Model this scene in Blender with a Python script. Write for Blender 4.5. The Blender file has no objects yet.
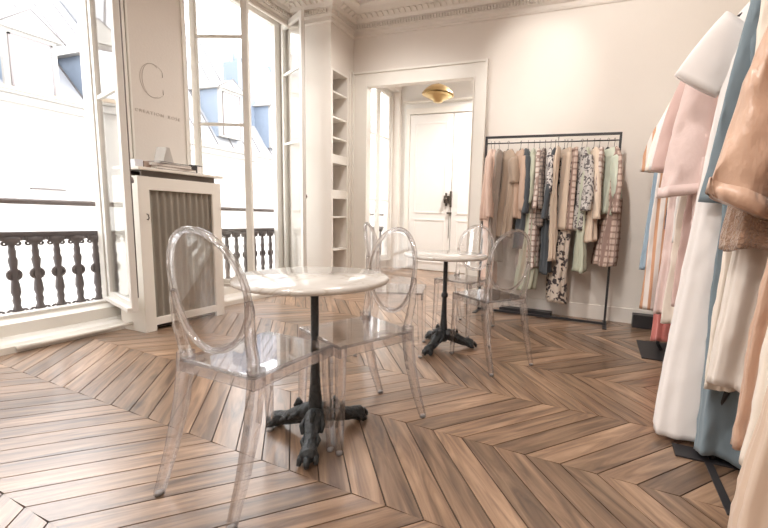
import bpy, bmesh, math, random
from mathutils import Vector, Matrix
random.seed(7)
PI = math.pi
sc = bpy.context.scene
COL = sc.collection

# ------------------------------------------------------------------ helpers
def lin(c):
    return tuple(((v/255)/12.92 if v/255 <= .04045 else ((v/255+.055)/1.055)**2.4) for v in c) + (1,)

class MB:
    def __init__(s): s.v = []; s.f = []; s.smooth = []
    def add(s, vs, fs, smooth=False):
        o = len(s.v); s.v += [tuple(v) for v in vs]
        for f in fs: s.f.append([i+o for i in f]); s.smooth.append(smooth)
    def box(s, x0, x1, y0, y1, z0, z1, bev=0, M=None):
        if x0 > x1: x0, x1 = x1, x0
        if y0 > y1: y0, y1 = y1, y0
        if z0 > z1: z0, z1 = z1, z0
        bm = bmesh.new(); r = bmesh.ops.create_cube(bm, size=1)
        for v in r['verts']:
            v.co = Vector(((x0+x1)/2+v.co.x*(x1-x0), (y0+y1)/2+v.co.y*(y1-y0), (z0+z1)/2+v.co.z*(z1-z0)))
        if bev: bmesh.ops.bevel(bm, geom=bm.edges[:], offset=bev, segments=2, affect='EDGES', profile=.6)
        if M is not None: bmesh.ops.transform(bm, matrix=M, verts=bm.verts)
        bm.verts.index_update()
        s.add([v.co for v in bm.verts], [[v.index for v in f.verts] for f in bm.faces]); bm.free()
    def obox(s, c, ax, ay, az, hx, hy, hz, bev=0):
        M = Matrix((( ax[0], ay[0], az[0], c[0]), (ax[1], ay[1], az[1], c[1]), (ax[2], ay[2], az[2], c[2]), (0,0,0,1)))
        s.box(-hx, hx, -hy, hy, -hz, hz, bev, M)
    def loft(s, rings, cap0=True, cap1=True, closed=True, smooth=True):
        n = len(rings[0]); vs = [p for r in rings for p in r]; fs = []
        for i in range(len(rings)-1):
            for j in range(n if closed else n-1):
                k = (j+1) % n
                fs.append([i*n+j, i*n+k, (i+1)*n+k, (i+1)*n+j])
        if cap0: fs.append(list(range(n))[::-1])
        if cap1: fs.append([(len(rings)-1)*n+j for j in range(n)])
        s.add(vs, fs, smooth)
    def tube(s, pts, r, n=10, cap=True, flat=1.0, up=None, close=False):
        pts = [Vector(p) for p in pts]; R = r if isinstance(r, (list, tuple)) else [r]*len(pts)
        rings = []; prev = None
        m = len(pts)
        for i, p in enumerate(pts):
            if close: t = (pts[(i+1) % m]-pts[i-1]).normalized()
            else: t = (pts[min(i+1, m-1)]-pts[max(i-1, 0)]).normalized()
            if prev is None:
                a = Vector(up) if up else (Vector((0,0,1)) if abs(t.z) < .9 else Vector((1,0,0)))
            else: a = prev
            b = (a-t*a.dot(t)).normalized(); prev = b; c = t.cross(b)
            rings.append([p+b*math.cos(2*PI*k/n)*R[i]+c*math.sin(2*PI*k/n)*R[i]*flat for k in range(n)])
        if close: rings.append(rings[0]); cap = False
        s.loft(rings, cap, cap)
    def lathe(s, prof, c=(0,0,0), n=32):
        rings = [[(c[0]+r*math.cos(2*PI*k/n), c[1]+r*math.sin(2*PI*k/n), c[2]+z) for k in range(n)] for r, z in prof]
        s.loft(rings, prof[0][0] > 1e-4, prof[-1][0] > 1e-4)
    def prism(s, poly, axis, a, b, smooth=False):   # poly: list of 2D; axis = 'x','y','z'
        def P(u, v, w): return {'x': (w, u, v), 'y': (u, w, v), 'z': (u, v, w)}[axis]
        s.loft([[P(u, v, a) for u, v in poly], [P(u, v, b) for u, v in poly]], smooth=smooth)
    def build(s, name, mat, parent=None, bevel=0):
        me = bpy.data.meshes.new(name); me.from_pydata(s.v, [], s.f)
        me.polygons.foreach_set('use_smooth', s.smooth)
        me.materials.append(mat); me.update()
        bm = bmesh.new(); bm.from_mesh(me); bmesh.ops.recalc_face_normals(bm, faces=bm.faces); bm.to_mesh(me); bm.free()
        o = bpy.data.objects.new(name, me); COL.objects.link(o)
        if parent: o.parent = parent
        return o

def tag(o, label=None, cat=None, group=None, kind=None):
    if label: o['label'] = label
    if cat: o['category'] = cat
    if group: o['group'] = group
    if kind: o['kind'] = kind
    return o
def empty(name, loc=(0,0,0), rz=0, label=None, cat=None, group=None, kind=None):
    o = bpy.data.objects.new(name, None); COL.objects.link(o); o.location = loc; o.rotation_euler = (0,0,rz)
    o.empty_display_size = .05
    return tag(o, label, cat, group, kind)
def copy_tree(o, parent=None):
    c = o.copy(); COL.objects.link(c); c.parent = parent
    for ch in list(o.children): copy_tree(ch, c)
    return c

# ------------------------------------------------------------------ materials
def mat(name, col, rough=.6, metal=0, bump=0, bscale=30, var=0, vscale=4, spec=.5, coat=0, sheen=0, stretch=None):
    m = bpy.data.materials.new(name); m.use_nodes = True; nt = m.node_tree; N = nt.nodes; K = nt.links
    b = N['Principled BSDF']; b.inputs['Roughness'].default_value = rough; b.inputs['Metallic'].default_value = metal
    b.inputs['Specular IOR Level'].default_value = spec; b.inputs['Coat Weight'].default_value = coat
    b.inputs['Sheen Weight'].default_value = sheen
    c = lin(col); b.inputs['Base Color'].default_value = c
    tc = N.new('ShaderNodeTexCoord')
    src = tc.outputs['Object']
    if stretch:
        mp = N.new('ShaderNodeMapping'); mp.inputs['Scale'].default_value = stretch; K.new(src, mp.inputs['Vector']); src = mp.outputs[0]
    n = N.new('ShaderNodeTexNoise'); n.inputs['Scale'].default_value = vscale; n.inputs['Detail'].default_value = 5; K.new(src, n.inputs['Vector'])
    mx = N.new('ShaderNodeMix'); mx.data_type = 'RGBA'
    v = max(var, .02)
    mx.inputs['A'].default_value = tuple(x*(1-v) for x in c[:3])+(1,); mx.inputs['B'].default_value = tuple(min(1, x*(1+v)) for x in c[:3])+(1,)
    K.new(n.outputs['Fac'], mx.inputs['Factor']); K.new(mx.outputs['Result'], b.inputs['Base Color'])
    if bump:
        n2 = N.new('ShaderNodeTexNoise'); n2.inputs['Scale'].default_value = bscale; n2.inputs['Detail'].default_value = 4; K.new(src, n2.inputs['Vector'])
        bp = N.new('ShaderNodeBump'); bp.inputs['Strength'].default_value = bump; bp.inputs['Distance'].default_value = .018
        K.new(n2.outputs['Fac'], bp.inputs['Height']); K.new(bp.outputs[0], b.inputs['Normal'])
    return m

def cloth(name, col, var=.06, rough=.85, bump=.35, sheen=.2, fold=9):
    return mat(name, col, rough, bump=bump, bscale=fold, var=var, vscale=6, spec=.2, sheen=sheen, stretch=(1,1,.35))

def ramp_between(N, K, fac, a, b, lo, hi):
    r = N.new('ShaderNodeValToRGB'); r.color_ramp.elements[0].position = lo; r.color_ramp.elements[1].position = hi
    r.color_ramp.elements[0].color = a; r.color_ramp.elements[1].color = b; K.new(fac, r.inputs[0]); return r.outputs[0]

def plaid(name, base, dark, scale=14, base2=None):
    m = mat(name, base, .85, spec=.2); N = m.node_tree.nodes; K = m.node_tree.links; b = N['Principled BSDF']
    tc = N.new('ShaderNodeTexCoord'); cur = None
    c0 = lin(base); c1 = lin(dark)
    fs = []
    for d, s in (('Z', scale), ('X', scale*1.1), ('Y', scale*1.1)):
        w = N.new('ShaderNodeTexWave'); w.wave_type = 'BANDS'; w.bands_direction = d; w.inputs['Scale'].default_value = s*.32; w.inputs['Distortion'].default_value = .4
        K.new(tc.outputs['Object'], w.inputs['Vector'])
        mt = N.new('ShaderNodeMath'); mt.operation = 'POWER'; mt.inputs[1].default_value = 4 if d == 'Z' else 8; K.new(w.outputs['Fac'], mt.inputs[0]); fs.append(mt.outputs[0])
    a = N.new('ShaderNodeMath'); a.operation = 'ADD'; K.new(fs[0], a.inputs[0]); K.new(fs[1], a.inputs[1])
    a2 = N.new('ShaderNodeMath'); a2.operation = 'ADD'; a2.use_clamp = True; K.new(a.outputs[0], a2.inputs[0]); K.new(fs[2], a2.inputs[1])
    K.new(ramp_between(N, K, a2.outputs[0], c0, c1, .15, .85), b.inputs['Base Color'])
    return m
def floral(name, base, dark, scale=16, mid=None):
    m = mat(name, base, .85, spec=.2); N = m.node_tree.nodes; K = m.node_tree.links; b = N['Principled BSDF']
    tc = N.new('ShaderNodeTexCoord'); n = N.new('ShaderNodeTexNoise'); n.inputs['Scale'].default_value = 9; K.new(tc.outputs['Object'], n.inputs['Vector'])
    mx = N.new('ShaderNodeMix'); mx.data_type = 'RGBA'; mx.inputs['Factor'].default_value = .08
    K.new(tc.outputs['Object'], mx.inputs['A']); K.new(n.outputs['Color'], mx.inputs['B'])
    n1 = N.new('ShaderNodeTexNoise'); n1.inputs['Scale'].default_value = scale; n1.inputs['Detail'].default_value = 1.5; n1.inputs['Distortion'].default_value = 1.2; K.new(mx.outputs['Result'], n1.inputs['Vector'])
    v = N.new('ShaderNodeTexVoronoi'); v.inputs['Scale'].default_value = scale*1.5; K.new(mx.outputs['Result'], v.inputs['Vector'])
    a = N.new('ShaderNodeMath'); a.operation = 'MULTIPLY_ADD'; a.inputs[1].default_value = .35; K.new(v.outputs['Distance'], a.inputs[0]); K.new(n1.outputs['Fac'], a.inputs[2])
    K.new(ramp_between(N, K, a.outputs[0], lin(dark), lin(base), .60, .66), b.inputs['Base Color'])
    return m
def stripes(name, base, dark, axis='X', scale=4, dist=0, lo=.6, hi=.7):
    m = mat(name, base, .85, spec=.2); N = m.node_tree.nodes; K = m.node_tree.links; b = N['Principled BSDF']
    tc = N.new('ShaderNodeTexCoord'); w = N.new('ShaderNodeTexWave'); w.bands_direction = axis; w.inputs['Scale'].default_value = scale; w.inputs['Distortion'].default_value = dist
    K.new(tc.outputs['Object'], w.inputs['Vector'])
    K.new(ramp_between(N, K, w.outputs['Fac'], lin(base), lin(dark), lo, hi), b.inputs['Base Color'])
    return m

def schlick(N, K, f0=.045):
    lw = N.new('ShaderNodeLayerWeight'); lw.inputs['Blend'].default_value = .5
    p = N.new('ShaderNodeMath'); p.operation = 'POWER'; p.inputs[1].default_value = 5; K.new(lw.outputs['Facing'], p.inputs[0])
    q = N.new('ShaderNodeMath'); q.operation = 'MULTIPLY_ADD'; q.inputs[1].default_value = 1-f0; q.inputs[2].default_value = f0; K.new(p.outputs[0], q.inputs[0])
    return q.outputs[0]
def clear_plastic(name, tint, deep=.25, glassy=.3, base=(.9,.88,.88,1), f0=.07):
    m = bpy.data.materials.new(name); m.use_nodes = True; nt = m.node_tree; N = nt.nodes; K = nt.links
    N.remove(N['Principled BSDF']); out = N['Material Output']
    tr = N.new('ShaderNodeBsdfTransparent'); lw = N.new('ShaderNodeLayerWeight'); lw.inputs['Blend'].default_value = deep
    cr = ramp_between(N, K, lw.outputs['Facing'], base, tint, .2, .9); K.new(cr, tr.inputs['Color'])
    gl = N.new('ShaderNodeBsdfGlossy'); gl.inputs['Roughness'].default_value = .03; gl.inputs['Color'].default_value = (1,1,1,1)
    m1 = N.new('ShaderNodeMixShader'); K.new(schlick(N, K, f0), m1.inputs[0]); K.new(tr.outputs[0], m1.inputs[1]); K.new(gl.outputs[0], m1.inputs[2])
    g = N.new('ShaderNodeBsdfGlass'); g.inputs['IOR'].default_value = 1.3; g.inputs['Roughness'].default_value = .0; g.inputs['Color'].default_value = (.97,.96,.965,1)
    m2 = N.new('ShaderNodeMixShader'); m2.inputs[0].default_value = glassy; K.new(m1.outputs[0], m2.inputs[1]); K.new(g.outputs[0], m2.inputs[2])
    K.new(m2.outputs[0], out.inputs['Surface'])
    return m
def pane_glass(name):
    m = bpy.data.materials.new(name); m.use_nodes = True; nt = m.node_tree; N = nt.nodes; K = nt.links
    N.remove(N['Principled BSDF']); out = N['Material Output']
    tr = N.new('ShaderNodeBsdfTransparent'); tr.inputs['Color'].default_value = (.97,.975,.97,1)
    gl = N.new('ShaderNodeBsdfGlossy'); gl.inputs['Roughness'].default_value = .01
    m1 = N.new('ShaderNodeMixShader'); K.new(schlick(N, K, .045), m1.inputs[0]); K.new(tr.outputs[0], m1.inputs[1]); K.new(gl.outputs[0], m1.inputs[2])
    K.new(m1.outputs[0], out.inputs['Surface'])
    return m

WALL = mat('wall_paint', (229,221,212), .85, bump=.05, bscale=60, var=.015)
WALL2 = mat('entry_paint', (238,236,232), .8, var=.01)
CEIL = mat('ceiling_paint', (228,218,213), .9, var=.02)
TRIM = mat('cream_gloss_paint', (236,231,222), .4, var=.02, vscale=8)
FRAME = mat('window_frame_paint', (228,224,217), .4, var=.03, vscale=10)
BOXM = mat('radiator_box_paint', (235,229,219), .45, var=.02)
DARKGAP = mat('dark_gap', (70,58,50), .9)
BLACK = mat('black_metal', (48,46,48), .45, spec=.5)
IRON = mat('cast_iron_black', (38,42,44), .42, bump=.6, bscale=60, spec=.6)
RAILM = mat('railing_iron_grey', (106,99,98), .6, var=.08)
BARM = mat('window_bar_grey', (122,112,110), .5)
PLASTIC = clear_plastic('clear_polycarbonate', (.44,.425,.43,1), .35, .40, (.975,.97,.97,1), .07)
PANEL = clear_plastic('clear_polycarbonate_thin', (.70,.68,.68,1), .25, .04, (.97,.965,.965,1), .10)
RUBBER = mat('clear_foot', (160,156,154), .3)
GLASS = pane_glass('window_glass')
BRASS = mat('brass', (206,180,132), .38, metal=1)
WIRE = mat('hanger_black', (40,38,40), .5)
HOOK = mat('hanger_chrome', (150,146,142), .25, metal=1)
DOORM = mat('entry_door_paint', (236,232,227), .5, var=.02)
LOCKM = mat('old_steel_lock', (92,84,76), .45, metal=.6)

def marble():
    m = mat('veined_marble', (212,206,199), .12, spec=.6, coat=.2); N = m.node_tree.nodes; K = m.node_tree.links; b = N['Principled BSDF']
    tc = N.new('ShaderNodeTexCoord'); n = N.new('ShaderNodeTexNoise'); n.inputs['Scale'].default_value = 3.2; n.inputs['Detail'].default_value = 8; n.inputs['Distortion'].default_value = 2.2
    K.new(tc.outputs['Object'], n.inputs['Vector'])
    r = N.new('ShaderNodeValToRGB'); e = r.color_ramp.elements
    e[0].position = .40; e[0].color = lin((214,208,201)); e[1].position = .60; e[1].color = lin((216,211,204))
    x = e.new(.5); x.color = lin((192,183,171)); x2 = e.new(.48); x2.color = lin((208,202,194)); x3 = e.new(.52); x3.color = lin((210,204,196))
    K.new(n.outputs['Fac'], r.inputs[0]); K.new(r.outputs[0], b.inputs['Base Color']); return m
MARBLE = marble()

def wood_floor():
    m = bpy.data.materials.new('oak_chevron'); m.use_nodes = True; N = m.node_tree.nodes; K = m.node_tree.links; b = N['Principled BSDF']
    uv = N.new('ShaderNodeUVMap'); uv.uv_map = 'grain'
    at = N.new('ShaderNodeAttribute'); at.attribute_name = 'plank'; 
    sx = N.new('ShaderNodeSeparateXYZ'); K.new(at.outputs['Color'], sx.inputs[0])
    mp = N.new('ShaderNodeMapping'); mp.inputs['Scale'].default_value = (1.3, 13, 1); K.new(uv.outputs[0], mp.inputs['Vector'])
    n = N.new('ShaderNodeTexNoise'); n.inputs['Scale'].default_value = 1.6; n.inputs['Detail'].default_value = 7; n.inputs['Roughness'].default_value = .55; n.inputs['Distortion'].default_value = 1.3; K.new(mp.outputs[0], n.inputs['Vector'])
    r = N.new('ShaderNodeValToRGB'); e = r.color_ramp.elements
    e[0].position = .30; e[0].color = lin((98,77,62)); e[1].position = .74; e[1].color = lin((184,152,124)); x = e.new(.5); x.color = lin((144,115,92))
    K.new(n.outputs['Fac'], r.inputs[0])
    # knots
    mp2 = N.new('ShaderNodeMapping'); mp2.inputs['Scale'].default_value = (1.5, 3.2, 1); K.new(uv.outputs[0], mp2.inputs['Vector'])
    v = N.new('ShaderNodeTexVoronoi'); v.inputs['Scale'].default_value = 1.2; K.new(mp2.outputs[0], v.inputs['Vector'])
    kr = ramp_between(N, K, v.outputs['Distance'], (.28,.26,.25,1), (1,1,1,1), .02, .11)
    mk = N.new('ShaderNodeMix'); mk.data_type = 'RGBA'; mk.blend_type = 'MULTIPLY'; mk.inputs['Factor'].default_value = .8; K.new(r.outputs[0], mk.inputs['A']); K.new(kr, mk.inputs['B'])
    mr = N.new('ShaderNodeMapRange'); mr.inputs['To Min'].default_value = .62; mr.inputs['To Max'].default_value = 1.22; K.new(sx.outputs[0], mr.inputs['Value'])
    sc_ = N.new('ShaderNodeVectorMath'); sc_.operation = 'SCALE'; K.new(mk.outputs['Result'], sc_.inputs[0]); K.new(mr.outputs[0], sc_.inputs['Scale'])
    K.new(sc_.outputs[0], b.inputs['Base Color'])
    rr = N.new('ShaderNodeMapRange'); rr.inputs['To Min'].default_value = .24; rr.inputs['To Max'].default_value = .40; K.new(n.outputs['Fac'], rr.inputs['Value']); K.new(rr.outputs[0], b.inputs['Roughness'])
    b.inputs['Specular IOR Level'].default_value = .5; b.inputs['Coat Weight'].default_value = .55; b.inputs['Coat Roughness'].default_value = .22
    bp = N.new('ShaderNodeBump'); bp.inputs['Strength'].default_value = .12; bp.inputs['Distance'].default_value = .004; K.new(n.outputs['Fac'], bp.inputs['Height']); K.new(bp.outputs[0], b.inputs['Normal'])
    return m
WOOD = wood_floor()

# ------------------------------------------------------------------ room dimensions
XL = -3.58; XF = -3.80; XO = -3.94          # interior face, frame plane, outer face of the window wall
YB = 4.22; YB2 = 4.275; YE = 6.5             # back wall, its far face, entry far wall
XR = 1.12; YN = -3.2; ZC = 3.33

# ---- floor: point de Hongrie planks
def make_floor():
    th = math.radians(92.0); d = Vector((math.sin(th), math.cos(th))); n = Vector((-d.y, d.x))
    y0, W, s = 1.0507, .5032, .1465
    t = {-1: -1.866, 0: -1.2425, 1: -1.163, 2: -1.3225}
    for k in range(3, 14): t[k] = t[k-1] + (-.49 if k % 2 else .49)
    for k in range(-2, -11, -1): t[k] = t[k+1] + (.50 if k % 2 == 0 else -.50)
    step = {-1: .477, 0: -.507, 1: .426}
    vs = []; fs = []; uvs = []; cols = []
    gap = .0026
    for k in range(-9, 13):
        dt = step.get(k, -.49 if k % 2 == 0 else .49)
        base = t[k]; off = dt
        # keep nodes of the next seam consistent
        m = round((t[k+1]-(base+off))/s); off = t[k+1]-m*s-base
        i0 = int((-3.9-base)/s)-5; i1 = int((1.9-base)/s)+5
        for i in range(i0, i1):
            a0 = base+i*s; a1 = a0+s
            P = [n*(y0+k*W)+d*a0, n*(y0+k*W)+d*a1, n*(y0+(k+1)*W)+d*(a1+off), n*(y0+(k+1)*W)+d*(a0+off)]
            c = sum(P, Vector((0,0)))/4
            if c.x < -4.1 or c.x > 1.6 or c.y < YN-.5 or c.y > YE+.4: continue
            L = (P[3]-P[0]).normalized(); Wd = Vector((-L.y, L.x))
            Q = []
            for p in P:
                u = (p-c).dot(L); w = (p-c).dot(Wd)
                Q.append(c+L*(u-math.copysign(gap*.5, u))+Wd*(w-math.copysign(gap, w)))
            o = len(vs)
            for q in Q: vs.append((q.x, q.y, 0))
            for q in Q: vs.append((q.x, q.y, -.006))
            rnd = random.random(); ox = random.random()*40; oy = random.random()*40
            faces = [[0,1,2,3],[0,4,5,1],[1,5,6,2],[2,6,7,3],[3,7,4,0]]
            for f in faces:
                fs.append([x+o for x in f])
                for x in f:
                    q = Q[x % 4]-c; uvs.append((q.dot(L)+ox, q.dot(Wd)+oy)); cols.append((rnd, rnd, rnd, 1))
    me = bpy.data.meshes.new('floor'); me.from_pydata(vs, [], fs)
    ul = me.uv_layers.new(name='grain'); ul.data.foreach_set('uv', [c for u in uvs for c in u])
    ca = me.color_attributes.new('plank', 'FLOAT_COLOR', 'CORNER'); ca.data.foreach_set('color', [c for u in cols for c in u])
    me.materials.append(WOOD); me.update()
    bm = bmesh.new(); bm.from_mesh(me); bmesh.ops.recalc_face_normals(bm, faces=bm.faces)
    for f in bm.faces:
        if abs(f.normal.z) > .5 and f.normal.z < 0: f.normal_flip()
    bm.to_mesh(me); bm.free()
    o = bpy.data.objects.new('floor', me); COL.objects.link(o); tag(o, kind='structure')
    b = MB(); b.box(XO+.02, XR+.2, YN-.2, YE+.15, -.2, -.005); tag(b.build('trim_1', DARKGAP), kind='structure')
make_floor()

# ---- walls
Z1 = ZC+.25
def struct(name, mb, m): return tag(mb.build(name, m), kind='structure')

WIN = [(-1.35, -.15), (.78, 1.965), (2.68, 3.88)]      # opening at frame plane
INN = [(-1.45, -.05), (.68, 2.06), (2.54, 3.88)]      # opening at interior face
WE = (5.50, 6.42)
ZH = 3.20
w = MB()
edges = [YN-.2]
segs = []
cur_in, cur_f = YN-.2, YN-.2
for (f0, f1), (i0, i1) in zip(WIN, INN):
    w.prism([(XL, cur_in), (XL, i0), (XF, f0), (XO, f0), (XO, cur_f), (XF, cur_f)], 'z', -.2, Z1)
    cur_in, cur_f = i1, f1
w.prism([(XL, cur_in), (XL, WE[0]), (XO, WE[0]), (XO, cur_f), (XF, cur_f)], 'z', -.2, Z1)
w.box(XO, XL, WE[1], YE+.15, -.2, Z1)
for (f0, f1), (i0, i1) in zip(WIN+[WE], INN+[WE]):
    w.prism([(XL, i0), (XL, i1), (XF, f1), (XO, f1), (XO, f0), (XF, f0)], 'z', ZH, Z1)
    w.box(XO, XF, f0, f1, -.2, .16)
struct('wall_left', w, WALL)

w = MB()  # niche pier: face A at y=3.80 and niche wall at x=-3.0
YA = 3.79; XN = -3.0
ny0, ny1 = 3.812, 4.085
XP = XN
zl = [(.20,.42),(.46,.60),(.63,.86)]
# shelves in niche measured from the photograph (z of shelf tops)
w.box(XL-.02, XP, YA, ny0, 0, Z1)
w.box(XL-.02, XP, ny1, YB+.02, 0, Z1)
w.box(XL-.02, XP, ny0, ny1, 2.60, Z1)
w.box(XL-.02, XP, ny0, ny1, 0, .12)
w.box(XL-.02, XP-.24, ny0, ny1, .1, 2.62)
struct('wall_niche', w, WALL)

w = MB()
OX0, OX1, OZ = -2.80, -1.43, 2.53
w.box(XO, OX0, YB, YB2, 0, Z1); w.box(OX1, XR+.2, YB, YB2, 0, Z1); w.box(OX0, OX1, YB, YB2, OZ, Z1)
struct('wall_back', w, WALL)
w = MB(); w.box(XR, XR+.2, YN-.2, YB, -.1, Z1); struct('wall_right', w, WALL)
w = MB(); w.box(XO, XR+.2, YN-.2, YN, -.1, Z1); struct('wall_front', w, WALL)
w = MB(); w.box(XO, XR+.2, YN-.2, YE+.15, ZC, Z1); struct('ceiling', w, CEIL)
w = MB(); w.box(XO, .3, YE, YE+.15, -.1, Z1); struct('wall_entry', w, WALL2)
w = MB(); w.box(-.6, -.45, YB2, YE, -.1, Z1); struct('wall_entry_right', w, WALL2)

# ---- niche shelves, one built-in shelving unit seen in the wall: shelves are trim of the wall
nch = empty('wall_shelf_niche', (XP-.12, (ny0+ny1)/2, .12), 0, 'tall narrow recessed shelf niche painted cream beside the doorway', 'shelves')
f = MB()
for zz in (2.40, 2.02, 1.92):
    pass
shz = [2.37, 2.06, 1.80, 1.10, .86]
for z in (2.385, 2.105, 1.875):
    s_ = MB(); s_.box(XP-.24, XP-.004, ny0, ny1, z-.018, z); o = s_.build('shelf', TRIM, nch); o.matrix_parent_inverse = Matrix.Translation(-Vector(nch.location))
for z0, z1 in ((1.575, 1.675), (1.165, 1.265)):
    s_ = MB(); s_.box(XP-.24, XP+.0, ny0, ny1, z0, z1); o = s_.build('shelf_board', TRIM, nch); o.matrix_parent_inverse = Matrix.Translation(-Vector(nch.location))
for z in (.955, .56):
    s_ = MB(); s_.box(XP-.24, XP-.004, ny0, ny1, z-.02, z); o = s_.build('shelf', TRIM, nch); o.matrix_parent_inverse = Matrix.Translation(-Vector(nch.location))

# ---- cornice with dentils (back wall, niche faces, left wall, right wall)
def cornice(name, p0, p1, inward, m0=0, m1=0, dent=True):
    p0 = Vector(p0+(0,)); p1 = Vector(p1+(0,)); u = (p1-p0).normalized(); v = Vector(inward+(0,))
    prof = [(-.01, 3.095), (.018, 3.095), (.028, 3.108), (.018, 3.122), (.014, 3.155), (.05, 3.165), (.05, 3.212), (.085, 3.222), (.10, 3.25), (.15, 3.285), (.24, 3.30), (.27, 3.315), (.27, 3.34), (-.01, 3.34)]
    mb = MB()
    mb.loft([[p+u*m*a+v*a+Vector((0,0,b)) for a, b in prof] for p, m in ((p0, m0), (p1, m1))], smooth=False)
    L = (p1-p0).length
    if dent:
        k = int(L/.034)
        for i in range(k):
            c = p0+u*((i+.5)*L/k)+v*.062+Vector((0,0,3.19)); mb.obox(c, u, v, (0,0,1), .0095, .016, .018)
        k = int(L/.07)
        for i in range(k):   # small leaf ornaments of the frieze
            c = p0+u*((i+.5)*L/k)+v*.135+Vector((0,0,3.263))
            mb.obox(c, u, (v+Vector((0,0,.5))).normalized(), (-v*.45+Vector((0,0,1))).normalized(), .018, .03, .008, .006)
    struct(name, mb, WALL)
cornice('trim_2', (XR, YB), (XN, YB), (0,-1), 1, -1)
cornice('trim_3', (XN, YB), (XN, YA), (1,0), 1, 1)
cornice('trim_4', (XN, YA), (XL, YA), (0,-1), -1, -1)
cornice('trim_5', (XL, YA), (XL, YN), (1,0), 1, 0)
cornice('trim_6', (XR, YB), (XR, YN), (-1,0), 1, 0)

# ---- doorway casing
w = MB()
for x0, x1 in ((-2.99, OX0), (OX1, -1.29)):
    w.box(x0, x1, YB-.018, YB+.01, 0, 2.685, .004)
    e = x0 if x0 < -2 else x1
    w.box(e-.012, e+.012, YB-.036, YB, 0, 2.70, .004)
    i = x1 if x0 < -2 else x0
    w.box(i-.008, i+.008, YB-.026, YB2+.01, 0, OZ+.008, .003)
w.box(-3.0, -1.28, YB-.017, YB+.009, OZ+.001, 2.684, .004)
w.box(-3.0, -1.28, YB-.034, YB, 2.675, 2.70, .004)
w.box(OX0, OX1, YB-.025, YB2+.01, OZ-.008, OZ+.008, .003)
struct('trim_7', w, TRIM)
# vertical flat mouldings on the niche wall next to the doorway
w = MB(); w.box(XP-.002, XP+.014, 4.135, 4.15, .12, 2.72, .003); w.box(XP-.002, XP+.014, 4.195, 4.21, .12, 2.72, .003); w.box(XP-.002, XP+.0141, 4.136, 4.209, 2.70, 2.72, .003)
struct('trim_8', w, TRIM)
w = MB()
for ya, yb in ((ny0-.02, ny0), (ny1, ny1+.02)): w.box(XP-.002, XP+.010, ya, yb, .10, 2.62, .003)
w.box(XP-.002, XP+.0095, ny0-.019, ny1+.019, 2.60, 2.622, .003)
struct('trim_9', w, TRIM)
# baseboards
def baseboard(name, x0, x1, y0, y1, n):
    mb = MB(); mb.box(x0, x1, y0, y1, 0, .15, .003)
    return struct(name, mb, WALL)
baseboard('baseboard_back', -1.28, XR, YB-.02, YB+.01, 0)
baseboard('baseboard_niche', XP-.01, XP+.02, YA, YB-.04, 0)
baseboard('baseboard_right', XR-.02, XR+.01, YN, YB-.02, 0)
baseboard('baseboard_entry', XL, -.6, YE-.02, YE+.01, 0)

# ---- window bottom step, architraves of the pier
def step(name, y0, y1):
    prof = [(XL+.035, 0), (XL+.035, .045), (XL+.015, .062), (XL-.035, .072), (XL-.055, .085), (XL-.085, .088), (XL-.10, .165), (XF+.03, .185), (XF+.028, .2), (XF-.06, .205), (XO-.02, .17), (XO-.02, 0)]
    mb = MB(); mb.prism(prof, 'y', y0, y1)
    return struct(name, mb, TRIM)
step('trim_10', .60, 2.01); step('trim_11', 2.67, 3.90); step('trim_12', -1.5, 0)
w = MB()
for y0, y1 in ((2.05, 2.072), (2.08, 2.095)): w.box(XL-.01, XL+.016, y0, y1, 1.2, ZC-.2, .004)
w.box(XL-.01, XL+.012, 2.515, 2.54, 1.2, ZC-.2, .004)
struct('trim_13', w, TRIM)
w = MB(); w.box(XL, XN-.02, YA-.014, YA+.01, 0, .15, .003); struct('baseboard_pier', w, WALL)

# ---- windows
def rotz(a): return Matrix.Rotation(a, 4, 'Z')
def leaf(parent, hinge, bearing, L, z0=.21, z1=3.17, muntins=(1.80, 2.60), flip=1, handle=False):
    """casement leaf: local x along the leaf from the hinge"""
    a = math.radians(bearing); ang = PI/2-a
    e = empty('casement', (0,0,0)); e.parent = parent
    e.location = hinge; e.rotation_euler = (0,0,ang)
    tk = .019
    fr = MB()
    fr.box(0, .055, -tk, tk, z0, z1, .005); fr.box(L-.06, L, -tk, tk, z0, z1, .005)
    fr.box(.05, L-.05, -tk*.95, tk*.95, z0, z0+.075, .005); fr.box(.05, L-.05, -tk*.95, tk*.95, z1-.06, z1, .005)
    fr.box(0.02, L-.01, -.045, tk*.9, z0+.002, z0+.035, .006)
    o = fr.build('casement_frame', FRAME, e)
    for z in muntins:
        mm = MB(); mm.box(.05, L-.055, -.012, .012, z-.014, z+.014, .003); mm.build('muntin', FRAME, e)
    g = MB(); g.box(.05, L-.055, -.002, .002, z0+.07, z1-.055); g.build('pane', GLASS, e)
    if handle:
        h = MB(); h.tube([(L-.03, tk+.008, z0+.1), (L-.03, tk+.008, z1-.1)], .006, 8); h.lathe([(.0,0),(.014,.002),(.016,.02),(.010,.04),(0,.045)], (L-.03, tk+.012, 1.15), 12)
        h.build('espagnolette', BARM, e)
    return e
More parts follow.
